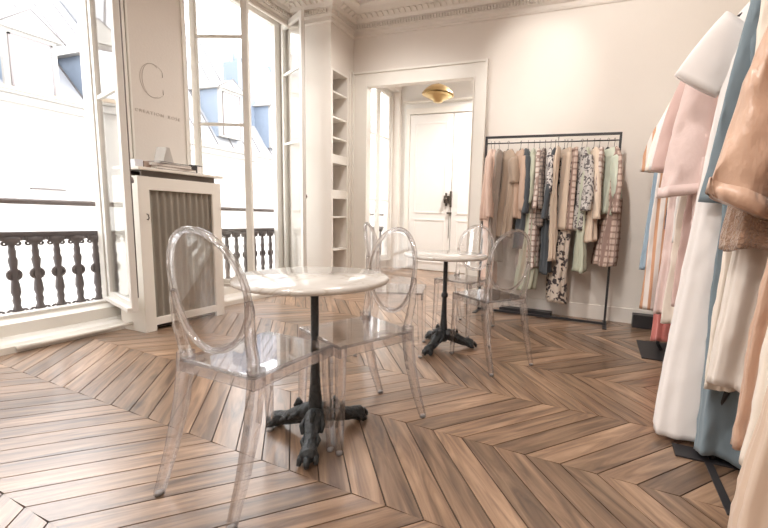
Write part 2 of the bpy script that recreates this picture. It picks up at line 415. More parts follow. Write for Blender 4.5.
def window(name, f0, f1, leaves, X=XF, z0=.20, fr1=.06):
    wd = empty(name, (X, (f0+f1)/2, z0), 0, kind='structure')
    inv = Matrix.Translation(-Vector(wd.location))
    fr = MB(); fw = .06
    fr.box(X-.045, X+.03, f0-.01, f0+fw*.25, z0-.01, ZH, .004); fr.box(X-.03, X+.03, f1-fr1, f1+.01, z0-.01, ZH, .004)
    fr.box(X-.044, X+.031, f0, f1, ZH-.055, ZH+.01, .004)
    fr.box(X-.044, X+.029, f0, f1, z0-.02, z0+.008, .003)
    o = fr.build('window_frame', FRAME, wd); o.matrix_parent_inverse = inv
    for lf in leaves:
        e = leaf(wd, *lf); e.matrix_parent_inverse = inv
    return wd, inv
window('window_1', .78, 1.965, [((XF+.035, .80, 0), 78, .57, .21), ((XF+.05, 1.958, 0), 105.5, .60, .21, 3.17, (1.80, 2.60), 1, True)], fr1=.03)
window('window_2', 2.68, 3.88, [((XF+.01, 2.755, 0), 73.5, .565, .21), ((XF+.05, 3.845, 0), 114.5, .575, .21, 3.17, (1.80, 2.60), 1, True)], fr1=.13)
window('window_4', -1.35, -.15, [((XF+.035, -1.33, 0), 20, .57, .21), ((XF+.035, -.21, 0), 160, .575, .21)])
# entry window (closed leaves)
window('window_3', WE[0], WE[1], [((XF+.06+.0, WE[0]+.03, 0), 0, .43, .18, 3.15, (1.25, 2.35)), ((XF+.06, WE[1]-.065, 0), 180, .395, .18, 3.15, (1.25, 2.35))], X=XF+.06, z0=.17)

# ---- railings
def baluster():
    mb = MB()
    prof = [(.010,.165),(.034,.17),(.036,.185),(.014,.20),(.018,.225),(.013,.25),(.017,.285),(.013,.31),(.020,.345),(.017,.40),(.014,.425),(.014,.515),(.016,.54),(.019,.575),(.013,.60),(.015,.635),(.012,.66),(.013,.685),(.034,.70),(.038,.715),(.038,.735),(.010,.745)]
    prof = [(r*(1.35 if r < .03 else 1.2), z) for r, z in prof]
    mb.lathe(prof, n=12)
    mb.box(-.02, .02, -.055, .055, .712, .74, .004); mb.box(-.02, .02, -.045, .045, .165, .182, .004)
    # ring at mid height and scrolls at the foot
    mb.tube([(0, .030*math.cos(a), .47+.034*math.sin(a)) for a in [2*PI*i/16 for i in range(16)]], .013, 6, close=True)
    mb.lathe([(0,-.01),(.012,-.008),(.014,0),(.012,.008),(0,.01)], (0,0,.47), 10)
    for s in (-1, 1):
        mb.tube([(0, s*(.036+.016*math.cos(a)), .20+.018*math.sin(a)) for a in [2*PI*i/12 for i in range(12)]], .008, 6, close=True)
        mb.tube([(0, s*(.034+.012*math.cos(a)), .692+.012*math.sin(a)) for a in [2*PI*i/10 for i in range(10)]], .007, 6, close=True)
    return mb
XG = -3.868
bal_mesh = None
def railing(y0, y1, start, label, bar_z=.99, X=XG):
    global bal_mesh
    r = empty('balcony_railing', (X, (y0+y1)/2, .165), 0, label, 'railing')
    inv = Matrix.Translation(-Vector(r.location))
    h = MB(); h.box(X-.022, X+.022, y0, y1, .745, .775, .006); h.box(X-.014, X+.014, y0, y1, .735, .746)
    o = h.build('handrail', RAILM, r); o.matrix_parent_inverse = inv
    h = MB(); h.box(X-.012, X+.012, y0, y1, .155, .172, .003); o = h.build('bottom_rail', RAILM, r); o.matrix_parent_inverse = inv
    h = MB(); h.tube([(X, y0, bar_z), (X, y1, bar_z)], .021, 10); o = h.build('safety_bar', BARM, r); o.matrix_parent_inverse = inv
    y = start
    while y < y1-.02:
        if y > y0+.02:
            if bal_mesh is None: b = baluster().build('baluster', RAILM, r); bal_mesh = b.data
            else: b = bpy.data.objects.new('baluster', bal_mesh); COL.objects.link(b); b.parent = r
            b.matrix_parent_inverse = inv; b.location = (X, y, 0)
        y += .12
    return r
railing(.79, 1.958, 1.453-.12*5, 'grey iron balcony railing with turned balusters in the nearer left window')
railing(2.69, 3.87, 2.76, 'iron balcony railing in the middle window beyond the radiator cabinet')
railing(5.52, 6.38, 5.58, 'iron railing outside the window of the entrance hall')

# ---- radiator cabinet
BX = -3.28; BY0, BY1 = 1.925, 2.60
rc = empty('radiator_cabinet', (BX, (BY0+BY1)/2, 0), 0, 'cream wooden radiator cabinet with pleated grey-beige front between the windows', 'radiator cover')
def part(mb, name, m, root):
    o = mb.build(name, m, root); o.matrix_parent_inverse = root.matrix_basis.inverted() if False else Matrix.Translation(-Vector(root.location)); return o
gy0, gy1, gz0, gz1 = 2.005, 2.52, .105, 1.115
b = MB()
b.box(BX-.022, BX, BY0, gy0, .0, 1.215, .003); b.box(BX-.022, BX, gy1, BY1, .0, 1.215, .003)
b.box(BX-.022, BX-.0005, gy0-.005, gy1+.005, gz1, 1.214, .003); b.box(BX-.022, BX-.0005, gy0-.005, gy1+.005, .045, gz0, .003)
b.box(XL-.0, BX-.02, BY0, BY0+.02, 0, 1.214, .003); b.box(XL, BX-.02, BY1-.02, BY1, 0, 1.214, .003)
part(b, 'cabinet_frame', BOXM, rc)
b = MB(); b.box(XL, BX-.018, BY0+.03, BY1-.03, .02, .03); b.box(XL+.01, XL+.03, BY0+.03, BY1-.03, .03, 1.20); part(b, 'back_panel', DARKGAP, rc)
b = MB()
n = 120; rows = []
for zz in (gz0-.004, gz1+.004):
    rows.append([(BX-.024+.009*math.sin(2*PI*i/n*10), gy0-.004+(gy1-gy0+.008)*i/n, zz) for i in range(n+1)])
b.loft(rows, False, False, closed=False)
GRM = mat('grille_fabric', (146,138,126), .8, bump=.3, bscale=160, var=.05)
part(b, 'pleated_grille', GRM, rc)
b = MB(); b.box(XL+.005, BX+.015, BY0+.005, BY1+.02, 1.262, 1.284, .004)
part(b, 'shelf_top', BOXM, rc)
b = MB(); b.box(BX-.05, BX-.035, BY0+.05, BY1-.03, 1.214, 1.262); b.box(XL+.02, XL+.04, BY0+.05, BY1-.03, 1.21, 1.262); part(b, 'shelf_support', mat('support_grey', (116,106,98), .7), rc)
b = MB(); b.tube([(BX+.004, BY0+.05, .93), (BX+.02, BY0+.05, .925), (BX+.024, BY0+.052, .90), (BX+.016, BY0+.05, .885), (BX+.006, BY0+.048, .89)], .004, 8); part(b, 'hook', LOCKM, rc)
# pipe entering the cabinet
b = MB(); b.tube([(XL+.055, 1.30, .035), (XL+.06, 1.78, .035), (XL+.10, 1.86, .05), (XL+.14, 1.935, .06)], .015, 10)
o = tag(b.build('heating_pipe', TRIM), 'cream heating pipe along the window step running into the radiator cabinet', 'pipe')
# things on the cabinet
def thing_mesh(mb, name, m, label, cat, group=None): return tag(mb.build(name, m), label, cat, group)
T = 1.2845
def slab(cx, cy, z0, lx, ly, h, rz, name, m, label, cat, pages=True):
    r = empty(name, (cx, cy, z0), rz, label, cat)
    q = MB(); q.box(-lx/2, lx/2, -ly/2, ly/2, 0, .003, .001); q.box(-lx/2, lx/2, -ly/2, ly/2, h-.003, h, .001); q.box(-lx/2, -lx/2+.003, -ly/2, ly/2, 0, h, .001); q.build('cover', m, r)
    q = MB(); q.box(-lx/2+.003, lx/2-.004, -ly/2+.004, ly/2-.004, .0031, h-.0031); q.build('pages', mat('paper', (236,230,222), .9), r)
slab(-3.37, 2.215, T, .20, .33, .024, .05, 'book', mat('bookdark', (120,96,82), .6), 'brown-edged flat book lowest on the radiator cabinet', 'book')
slab(-3.365, 2.19, T+.0245, .19, .30, .020, -.06, 'book', mat('bookpale', (214,204,198), .6), 'pale flat book in the middle of the pile on the cabinet', 'book')
slab(-3.37, 2.21, T+.045, .18, .27, .014, .12, 'magazine', mat('bookblack', (66,62,66), .5), 'dark-covered magazine on top of the pile on the cabinet', 'magazine')
# triangular sign / folded card
q = MB(); q.prism([(-.05,0),(.05,0),(.015,.125),(-.012,.125)], 'x', -.045, .045); o = thing_mesh(q, 'folded_card', mat('greycard', (188,180,172), .7), 'grey wedge-shaped folded card standing on the book pile', 'card'); o.location = (-3.40, 2.20, T+.0595); o.rotation_euler = (0,0,.2)
# small boxes
q = MB(); q.box(-.03,.03,-.028,.028,0,.055,.003); o = thing_mesh(q, 'small_box', mat('whitebox', (222,220,224), .6), 'small white box at the near end of the cabinet top', 'box'); o.location = (-3.36, 1.975, T); 
q = MB(); q.box(-.035,.035,-.03,.03,0,.05,.002); o = thing_mesh(q, 'small_box', mat('brownbox', (176,154,140), .7), 'small brown box between white box and book pile', 'box'); o.location = (-3.36, 2.025+.012, T)
fr_ = empty('photo_frame', (-3.38, 2.45, T), 0, 'small black and white picture block at the far end of the cabinet', 'picture frame')
q = MB(); q.box(-.02,.02,-.045,.045,0,.075,.002); q.build('frame', BLACK, fr_)
q = MB(); q.box(.0195,.022,.0,.04,.008,.067); q.build('picture', mat('framewhite', (228,222,216), .6), fr_)

# ---- lettering on the pier
def text(body, size, loc, rot, m, name, label, cat, ext=.001, space=1.0):
    cu = bpy.data.curves.new(name, 'FONT'); cu.body = body; cu.size = size; cu.extrude = ext; cu.space_character = space; cu.align_x = 'CENTER'
    o = bpy.data.objects.new(name, cu); COL.objects.link(o)
    bpy.context.view_layer.update()
    me = bpy.data.meshes.new_from_object(o.evaluated_get(bpy.context.evaluated_depsgraph_get()))
    COL.objects.unlink(o); bpy.data.objects.remove(o)
    ob = bpy.data.objects.new(name, me); me.materials.clear(); me.materials.append(m); COL.objects.link(ob); ob.location = loc; ob.rotation_euler = rot
    return tag(ob, label, cat)
LET = mat('taupe_lettering', (196,184,172), .6)
wl = empty('wall_lettering', (XL+.002, 2.28, 1.745), 0, 'row of small taupe capital letters on the wall above the cabinet', 'lettering')
for wd_, yy in (('CREATION', 2.225), ('ROSE', 2.42)):
    o = text(wd_, .036, (0, yy-2.28, 0), (PI/2, 0, PI/2), LET, 'word', None, None, space=1.35); o.parent = wl
# the big thin C: two arcs
q = MB()
def arc(rx, ry, a0, a1, r, cy=0, n=40): q.tube([(XL+.003, 2.265+cy+rx*math.cos(a), 2.02+ry*math.sin(a)) for a in [a0+(a1-a0)*i/n for i in range(n+1)]], r, 6)
arc(.10, .135, math.radians(42), math.radians(318), .0012); arc(.078, .132, math.radians(60), math.radians(300), .0012, -.006)
q.tube([(XL+.003, 2.339, 2.110), (XL+.003, 2.339, 2.07)], .002, 6); q.tube([(XL+.003, 2.339, 1.93), (XL+.003, 2.339, 1.97)], .002, 6)
thing_mesh(q, 'wall_letter', mat('c_letter', (184,172,160), .6), 'large thin outlined letter C on the wall between the windows', 'lettering')

# ------------------------------------------------------------------ ghost chairs
def ghost_chair():
    root = empty('ghost_chair')
    # local: faces +Y; seat centre at origin. seat x +-.185, y -.18..+.19
    sw, y0, y1, zs = .183, -.185, .19, .467
    s = MB(); s.box(-sw, sw, y0, y1, zs-.014, zs, .006)
    for x0, x1, ya, yb in ((-sw, -sw+.010, y0, y1), (sw-.010, sw, y0, y1), (-sw, sw, y1-.010, y1), (-sw, sw, y0, y0+.010)):
        s.box(x0, x1, ya, yb, zs-.05, zs-.008, .003)
    s.build('seat', PLASTIC, root)
    for sx in (-1, 1):
        # front leg
        l = MB(); rings = []
        for z, h, dx, dy in ((zs-.005, .019, 0, 0), (.30, .0175, .002, .003), (.02, .0135, .008, .012), (.0, .012, .008, .012)):
            cx = sx*(sw-.018+dx); cy = y1-.018+dy
            rings.append([(cx+a*h, cy+b*h, z) for a, b in ((-1,-.7),(-.7,-1),(.7,-1),(1,-.7),(1,.7),(.7,1),(-.7,1),(-1,.7))])
        l.loft(rings, smooth=False); lo = l.build('leg', PLASTIC, root)
        l = MB(); l.lathe([(0,.0005),(.012,.001),(.012,.012),(0,.014)], (sx*(sw-.010), y1-.006, 0), 12); l.build('foot_cap', RUBBER, lo)
        # rear leg, raked back
        l = MB(); rings = []
        for z, h, dy in ((zs+.02, .021, 0), (zs-.03, .021, -.002), (.30, .0195, -.022), (.15, .017, -.060), (.015, .0135, -.105), (.0, .012, -.108)):
            cx = sx*(sw-.008+(.45-z)*.012); cy = y0+.02+dy
            rings.append([(cx+a*h, cy+b*h*1.15, z) for a, b in ((-1,-.7),(-.7,-1),(.7,-1),(1,-.7),(1,.7),(.7,1),(-.7,1),(-1,.7))])
        l.loft(rings, smooth=False); lo = l.build('leg', PLASTIC, root)
        l = MB(); l.lathe([(0,.0005),(.012,.001),(.012,.012),(0,.014)], (sx*(sw-.003), y0-.088, 0), 12); l.build('foot_cap', RUBBER, lo)
    # back oval
    cz, rz, rx = .728, .203, .180
    def bp(a, kx=1, kz=1):
        x = rx*kx*math.cos(a); z = cz+rz*kz*math.sin(a)
        return Vector((x, y0+.012-.13*(z-.50)-.012+ .06*(x/rx)**2*.35, z))
    p = MB(); rings = []
    for k in [i/8 for i in range(9)]:
        rings.append([tuple(bp(2*PI*j/48, max(k, .001), max(k, .001))) for j in range(48)])
    front = [[(x, y+.0022, z) for x, y, z in r] for r in rings]; back = [[(x, y-.0022, z) for x, y, z in r] for r in rings]
    p.loft(front+back[::-1], False, False)
    p.build('backrest', PANEL, root)
    f = MB(); f.tube([tuple(bp(2*PI*j/56)) for j in range(56)], .0105, 8, close=True, flat=1.1)
    f.build('back_frame', PLASTIC, root)
    for sx in (-1, 1):
        a = math.radians(-8 if sx > 0 else 188)
        top = bp(a); st = MB()
        P = [Vector((sx*(sw-.016), y0+.018, zs+.0)), Vector((sx*(sw-.010), y0+.010, zs+.06)), Vector((sx*(sw-.006), y0-.002, zs+.12)), top+Vector((sx*.004,0,-.02)), top+Vector((sx*.002,0,.015))]
        st.tube(P, [.021, .0185, .0165, .015, .012], 8); st.build('stile', PLASTIC, root)
    return root
chair = ghost_chair()
def put_chair(first, cx, cy, facing, label):
    c = chair if first else copy_tree(chair)
    c.location = (cx, cy, 0); c.rotation_euler = (0, 0, -math.radians(facing))
    tag(c, label, 'chair', 'clear plastic ghost chairs around the bistro tables')
put_chair(True, -1.178, 1.078, 2.5, 'clear plastic ghost chair nearest the camera, left of the near table, back turned')
put_chair(False, -1.035, 1.485, 203, 'clear plastic ghost chair right of the near marble table, facing it')
put_chair(False, -.708, 2.61, -56, 'clear plastic ghost chair right of the far table in front of the clothes rack')
put_chair(False, -1.11, 3.20, 192, 'clear plastic ghost chair behind the far marble table')
put_chair(False, -1.365, 2.49, 69, 'clear plastic ghost chair left of the far table, half hidden by another chair')

# ------------------------------------------------------------------ bistro tables
def bistro():
    r = empty('bistro_table')
    t = MB(); t.lathe([(0,.698),(.285,.698),(.302,.700),(.312,.706),(.315,.714),(.312,.722),(.304,.7265),(0,.727)], n=64)
    t.build('tabletop', MARBLE, r)
    s = MB(); s.lathe([(.0,.697),(.085,.697),(.085,.688),(.03,.684),(.0165,.67),(.0165,.43),(.024,.425),(.027,.41),(.024,.395),(.0165,.39),(.019,.32),(.022,.24),(.028,.17),(.030,.13),(.040,.115),(.045,.095),(.04,.07),(.03,.05),(0,.048)], n=20)
    s.build('pedestal', IRON, r)
    for k in range(3):
        a = math.radians(120*k); u = Vector((math.cos(a), math.sin(a), 0)); v = Vector((-u.y, u.x, 0))
        l = MB()
        K = .86
        pts = [u*.0+Vector((0,0,.100)), u*.05*K+Vector((0,0,.108)), u*.095*K+Vector((0,0,.095)), u*.14*K+Vector((0,0,.072)), u*.185*K+Vector((0,0,.055)), u*.22*K+Vector((0,0,.046)), u*.25*K+Vector((0,0,.036)), u*.272*K+Vector((0,0,.030))]
        l.tube(pts, [.034,.040,.036,.030,.027,.033,.036,.022], 14)
        l.tube([u*.04+Vector((0,0,.075)), u*.09+Vector((0,0,.055)), u*.15+Vector((0,0,.036)), u*.21+Vector((0,0,.028))], [.02,.018,.017,.02], 8)
        for sdir in (-1, 1):   # claws and side scrolls
            for j in range(2): l.tube([u*(.195+.02*j)*K*1.08+v*sdir*.014+Vector((0,0,.05)), u*(.225+.018*j)*K*1.08+v*sdir*.03+Vector((0,0,.028)), u*(.24+.014*j)*K*1.08+v*sdir*.033+Vector((0,0,.010))], [.012,.012,.008], 8)
            l.tube([u*.055+v*sdir*.03+Vector((0,0,.115)), u*.085+v*sdir*.042+Vector((0,0,.095)), u*.11+v*sdir*.036+Vector((0,0,.07))], [.009,.013,.008], 8)
            l.tube([u*.13+v*sdir*.022+Vector((0,0,.078)), u*.15+v*sdir*.032+Vector((0,0,.062)), u*.17+v*sdir*.026+Vector((0,0,.045))], [.007,.010,.006], 8)
        l.tube([u*.235+Vector((0,0,.045)), u*.252+Vector((0,0,.028)), u*.258+Vector((0,0,.010))], [.013,.013,.008], 8)
        l.tube([u*.075+Vector((0,0,.135)), u*.09+Vector((0,0,.148)), u*.11+Vector((0,0,.12))], [.010,.014,.008], 8)
        l.build('foot', IRON, r)
    return r
tb = bistro()
tb.location = (-1.135, 1.325, 0); tb.rotation_euler = (0,0,math.radians(63))
tag(tb, 'round white marble bistro table on black cast-iron foot, the near one', 'table', 'marble bistro tables')
t2 = copy_tree(tb); t2.location = (-1.075, 2.68, 0); t2.rotation_euler = (0,0,math.radians(22))
tag(t2, 'round marble bistro table farther back, in front of the clothes rack', 'table', 'marble bistro tables')

# ------------------------------------------------------------------ entry hall
dr = empty('door_1', (-2.53, YE, 0), 0, kind='structure'); inv = Matrix.Translation(-Vector(dr.location))
def dpart(mb, name, m, par=dr):
    o = mb.build(name, m, par)
    if par is dr: o.matrix_parent_inverse = inv
    return o
q = MB(); q.box(-3.46, -3.38, YE-.05, YE+.01, 0, 2.80, .006); q.box(-1.68, -1.60, YE-.05, YE+.01, 0, 2.80, .006); q.box(-3.46, -1.60, YE-.05, YE+.01, 2.80, 2.90, .006); q.box(-3.5, -1.56, YE-.09, YE+.01, 2.99, 3.02, .006); dpart(q, 'door_frame', TRIM)
for x0, x1 in ((-3.375, -2.545), (-2.53, -1.685)):
    q = MB(); q.box(x0, x1, YE-.035, YE+.008, .01, 2.785, .004)
    for z0, z1 in ((.15, .95), (1.05, 2.65)):
        q.box(x0+.10, x1-.10, YE-.045, YE-.034, z0, z0+.03, .004); q.box(x0+.10, x1-.10, YE-.045, YE-.034, z1-.03, z1, .004)
        q.box(x0+.10, x0+.13, YE-.0445, YE-.034, z0, z1, .004); q.box(x1-.13, x1-.10, YE-.0445, YE-.034, z0, z1, .004)
    d_ = dpart(q, 'door_panel', DOORM)
q = MB(); q.box(-2.66, -2.57, YE-.085, YE-.035, 1.24, 1.37, .006); q.lathe([(.0,-.03),(.03,-.028),(.034,-.012),(.02,0),(.012,.02)], (0,0,0), 14)
for v_i in range(len(q.v)-14*5, len(q.v)): x, y, z = q.v[v_i]; q.v[v_i] = (-2.615+x, YE-.10+z, 1.305+y)
q.box(-2.64,-2.61, YE-.07, YE-.035, 1.37, 1.42, .004); q.box(-2.64,-2.61, YE-.07, YE-.035, 1.19, 1.24, .004)
dpart(q, 'lock', LOCKM)
q = MB(); q.box(-2.552, -2.52, YE-.07, YE-.035, 1.17, 1.45, .004); dpart(q, 'latch_plate', LOCKM)
q = MB(); q.box(-2.60, -2.52, YE-.075, YE-.035, 1.05, 1.085, .004); q.tube([(-2.55, YE-.06, 1.05), (-2.555, YE-.055, .85), (-2.56, YE-.05, .62)], .006, 6); dpart(q, 'bolt', LOCKM)

lp = empty('ceiling_lamp', (-2.25, 5.1, 3.33), 0, 'brass domed ceiling lamp in the entrance hall seen through the doorway', 'lamp')
inv2 = Matrix.Translation(-Vector(lp.location))
def lpart(mb, name, m): o = mb.build(name, m, lp); o.matrix_parent_inverse = inv2
q = MB(); q.lathe([(0,3.33),(.05,3.328),(.05,3.315),(.008,3.30),(.008,2.80),(0,2.80)], (-2.25,5.1,0), 16); lpart(q, 'stem', BRASS)
q = MB(); q.lathe([(.02,2.80),(.06,2.79),(.12,2.765),(.18,2.72),(.215,2.675),(.222,2.66),(.214,2.662),(.175,2.708),(.11,2.75),(.02,2.785)], (-2.25,5.1,0), 48); lpart(q, 'shade', BRASS)
q = MB(); q.lathe([(.0,2.76),(.05,2.75),(.05,2.71),(.19,2.655),(.192,2.65),(.14,2.62),(.075,2.59),(.06,2.565),(0,2.56)], (-2.25,5.1,0), 40); lpart(q, 'reflector', BRASS)

# ------------------------------------------------------------------ garments
def hanger(loc, rz, half, label, rail_dz=.10, group=None, drop=.07):
    r = empty('coat_hanger', loc, rz, label, 'hanger', group)
    b_ = MB()
    b_.tube([(-half, 0, -drop), (-half*.5, 0, -drop*.42), (0, 0, 0), (half*.5, 0, -drop*.42), (half, 0, -drop)], [.007,.008,.009,.008,.007], 8, flat=1.3)
    b_.build('hanger_arm', WIRE, r)
    h = MB(); R_ = .018
    pts = [(0,0,0), (0,0,rail_dz-R_*1.9)] + [(R_*math.cos(a)*1.0, 0, rail_dz-.001+R_*math.sin(a)-.0) for a in [math.radians(x) for x in (-70,-30,0,40,80,120,160,190)]]
    h.tube(pts, .0022, 6); h.build('hook', HOOK, r)
    return r

from mathutils import noise as mnoise
def wrinkle(x, z, s_, p):
    a = mnoise.noise(Vector((x*9+p, z*3.0, p+s_*.6))); b = mnoise.noise(Vector((x*22+z*7+p, z*9-p, p+s_)))
    r = 1-abs(mnoise.noise(Vector((x*7+z*4-p, z*5+p, s_*.5+p))))*2
    return a*1.1+b*.45+(r**3)*.5-.2
def garment(name, label, cat, loc, rz, m, half=.19, L=1.0, thick=.045, flare=1.0, sleeve=0, sl_r=.06, neck=.075, drop=.075, folds=7, famp=.012, seed=0, group=None, waist=1.0, sl_mat=None, cuff=None, collar=None, sl_flat=.55, sl_left=True, sl_right=True, top_mat=None, thickflare=1.5, lean=0.0, sl_tip=1.1, sl_ang=32, sl_end=6, sl_bend=1.6, sl_hem=0.0, wr=1.0, m2=None, split=None):
    """local x = width axis, y = thickness, origin at neck top; hangs down -z"""
    rnd = random.Random(seed+11)
    root = empty(name, loc, rz, label, cat, group)
    ph = [rnd.random()*6.28 for _ in range(6)]
    NS = 96
    def row(z):    # z positive downwards
        t = z/L
        if z < drop: 
            k = z/drop; a = neck+(half-neck)*k**.8; b = .018+(thick-.018)*k
        else:
            q_ = (z-drop)/(L-drop)
            wst = 1-(1-waist)*math.exp(-((z-.40)/.14)**2)
            a = half*(1+(flare-1)*q_)*wst; b = thick*(1+(thickflare-1)*q_)
        return a, b, t
    def ring(z):
        a, b, t = row(z); out = []
        for j in range(NS):
            th = 2*PI*j/NS; c, s_ = math.cos(th), math.sin(th)
            x = a*math.copysign(abs(c)**.85, c); y = b*math.copysign(abs(s_)**.8, s_)
            amp = famp*min(1, (z/.25))*(.5+.9*t)
            w_ = math.sin(folds*th+ph[0]+1.1*math.sin(2.2*z+ph[1]))+.55*math.sin((folds*1.7)//1*th+ph[2]+2.5*z)+.3*math.sin((folds*3)//1*th+ph[3])
            wk = wrinkle(x, z, s_, ph[3])*famp*wr
            y += (amp*w_*.75)*(abs(s_)**.6)*math.copysign(1, s_)+wk; x += amp*.5*w_*c+wk*.35*c
            zz = -z - (.012*math.sin(3*th+ph[4])*t) + (.008*math.cos(2*th) if z < drop else 0)
            out.append((x+lean*z, y+.012*math.sin(5*z+ph[5]), zz))
        return out
    zs = [0, drop*.25, drop*.55, drop*.85, drop*1.05]
    n_ = max(18, int(L/.028)); zs += [drop*1.05+(L-drop*1.05)*i/n_ for i in range(1, n_+1)]
    if split:
        z1_ = [z for z in zs if z < split]+[split]; z2_ = [split]+[z for z in zs if z > split]
        bb = MB(); bb.loft([ring(z) for z in z1_], True, False); bb.build('bodice', m, root)
        bb = MB(); bb.loft([ring(z) for z in z2_], False, True); bb.build('skirt', m2, root)
    else:
        bb = MB(); bb.loft([ring(z) for z in zs], True, True)
        # inner lip at the hem
        bb.build('body', m, root)
    for sx in ((-1,) if not sl_right else ()) + ((-1, 1) if sl_right and sl_left else ()) + ((1,) if not sl_left and sl_right else ()):
        if not sleeve: break
        sb = MB(); rr = []; k_ = max(10, int(sleeve/.025)); ps = rnd.random()*6
        a_out = math.radians(sl_ang); p = Vector((sx*(half-.035), 0, -drop-sl_r*.35)); ds = sleeve/k_
        for i in range(k_+1):
            u = i/k_
            an = a_out*(1-u)**sl_bend+math.radians(sl_end)*(1-(1-u)**sl_bend)
            dv = Vector((sx*math.sin(an), 0, -math.cos(an))); nv = Vector((math.cos(an), 0, sx*math.sin(an)))
            if i: p = p+dv*ds
            R_ = sl_r*(1+(sl_tip-1)*u)
            rg = []
            for j in range(32):
                th = 2*PI*j/32; c_, s_ = math.cos(th), math.sin(th)
                lx = R_*math.copysign(abs(c_)**.8, c_); ly = R_*sl_flat*math.copysign(abs(s_)**.9, s_)
                q3 = p+nv*lx; w_ = wrinkle(q3.x*1.0, q3.z, s_, ps+sx)*famp*1.3*min(1, .3+u)
                rg.append((q3.x+w_*.3, ly+math.copysign(w_, 1)+.02*math.sin(2.5*u+ps)*u, q3.z+sl_hem*u*lx*sx))
            rr.append(rg)
        sb.loft(rr, True, True); so = sb.build('sleeve', sl_mat or m, root)
        if cuff:
            cb = MB(); e = rr[-1]; e2 = rr[-3]
            def sc2(r, f):
                cx = sum(p[0] for p in r)/len(r); cy = sum(p[1] for p in r)/len(r)
                return [(cx+(p[0]-cx)*f, cy+(p[1]-cy)*f, p[2]) for p in r]
            cb.loft([sc2(e2, 1.04), sc2(e2, 1.10), sc2(e, 1.10), sc2(e, 1.02)], False, False); cb.build('cuff', cuff, so)
    if collar:
        cb = MB(); cb.tube([(neck*1.1*math.cos(2*PI*i/20), .028*math.sin(2*PI*i/20), .006-.02*(1 if math.sin(2*PI*i/20) < 0 else 0)*abs(math.sin(2*PI*i/20))) for i in range(20)], .013, 8, close=True); cb.build('collar', collar, root)
    return root

def trousers(name, label, loc, rz, m, half=.17, L=.9, group=None, seed=0):
    root = empty(name, loc, rz, label, 'trousers', group)
    wb = MB(); wb.box(-half, half, -.014, .014, -.05, .0, .006); wb.build('waistband', m, root)
    for sx in (-1, 1):
        b_ = MB(); rr = []; rnd = random.Random(seed+sx); p_ = rnd.random()*6
        for i in range(20):
            u = i/19; z = -.045-u*(L-.045); w_ = half*.5*(1+.12*u); cx = sx*half*.5
            rr.append([(cx+w_*math.cos(t), (.028+.012*u)*math.sin(t)+.006*math.sin(4*t+p_+3*u), z) for t in [2*PI*j/28 for j in range(28)]])
        b_.loft(rr); b_.build('trouser_leg', m, root)
    return root

# ---- freestanding garment rack at the back wall
rk = empty('garment_rack', (-.55, 4.0, 0), 0, 'black square-tube clothes rack against the back wall', 'clothes rack')
inv3 = Matrix.Translation(-Vector(rk.location))
def rpart(mb, name, m=BLACK): o = mb.build(name, m, rk); o.matrix_parent_inverse = inv3; return o
RX0, RX1, RY, RZ = -1.195, .105, 4.0, 1.845
t_ = .011
q = MB(); q.box(RX0-t_, RX0+t_, RY-t_, RY+t_, 0, RZ-.02, .002); rpart(q, 'post')
q = MB(); q.box(RX1-t_, RX1+t_, RY-t_, RY+t_, 0, RZ-.02, .002); rpart(q, 'post')
q = MB(); q.box(RX0-t_, RX1+t_, RY-t_, RY+t_, RZ-.02, RZ+.002, .002); rpart(q, 'top_rail')
q = MB(); q.box(RX0+t_, RX1-t_, RY-t_, RY+t_, .004, .026, .002); rpart(q, 'bottom_rail')
for x in (RX0, RX1): q = MB(); q.box(x-.02, x+.02, RY-.17, RY+.17, 0, .0055, .001); rpart(q, 'foot_bar')
q = MB(); q.tube([(RX0, RY, RZ-.07), (RX1, RY, RZ-.07)], .006, 8); rpart(q, 'hanging_rail')
# dark plank lying behind the bottom rail
q = MB(); q.box(-.98, -.42, 4.06, 4.16, 0, .045, .004); thing_mesh(q, 'floor_plank', BLACK, 'flat black plank on the floor behind the back rack', 'plank')

C = cloth
M_peach = C('c_peach', (212,184,168)); M_taupe = C('c_taupe', (172,152,134)); M_greige = C('c_greige', (182,170,160)); M_char = C('c_charcoal', (74,78,82))
M_green = C('c_palegreen', (188,190,170)); M_mint = C('c_mint', (196,201,184)); M_sand = C('c_sand', (212,192,172)); M_cam = C('c_camel', (192,164,144))
M_plaid1 = plaid('c_plaid_pink', (214,200,190), (160,138,128), 18); M_plaid2 = plaid('c_plaid_dark', (158,144,134), (100,90,86), 24); M_plaid3 = plaid('c_plaid_brown', (202,180,166), (150,126,116), 17)
M_flo1 = floral('c_floral_bw', (210,202,196), (84,78,80), 22); M_flo2 = floral('c_floral_cream', (208,194,180), (80,72,72), 16); M_flo3 = floral('c_floral_jacket', (192,186,180), (104,98,98), 26)
GB = 'garments hanging on the back rack'
RH = RZ-.07   # rail height of hook
def back_item(kind, px_x, name, label, cat, m, hem, rz=0, seed=0, top=None, **kw):
    zt = top or 1.70
    short = kw.pop('short')
    base = -math.pi/2+rz
    loc = (px_x, RY+kw.pop('dy', 0), zt)
    L = zt-hem; kw.setdefault('half', .17)
    if kind == 'g': kw['half'] = min(kw['half'], .155); kw.setdefault('sl_ang', 20); kw.setdefault('sl_end', 0); kw.setdefault('famp', .013)
    rz_ = rz
    if kind == 'g': garment(name, label, cat, loc, base, m, L=L, seed=seed, **kw)
    else: trousers(name, label, loc, base, m, L=L, seed=seed, half=kw.get('half', .17))
    hanger((px_x, loc[1], zt+.008), base, kw.get('half', .17)*.72, 'black hanger holding the '+short, RH-zt-.008+.004)
B = back_item
B('g', -1.14, 'blouse', 'peach long-sleeved blouse, first garment at the left end of the back rack', 'blouse', M_peach, .98, .25, 1, half=.16, sleeve=.60, sl_r=.055, thick=.05, short='peach blouse at the rack end')
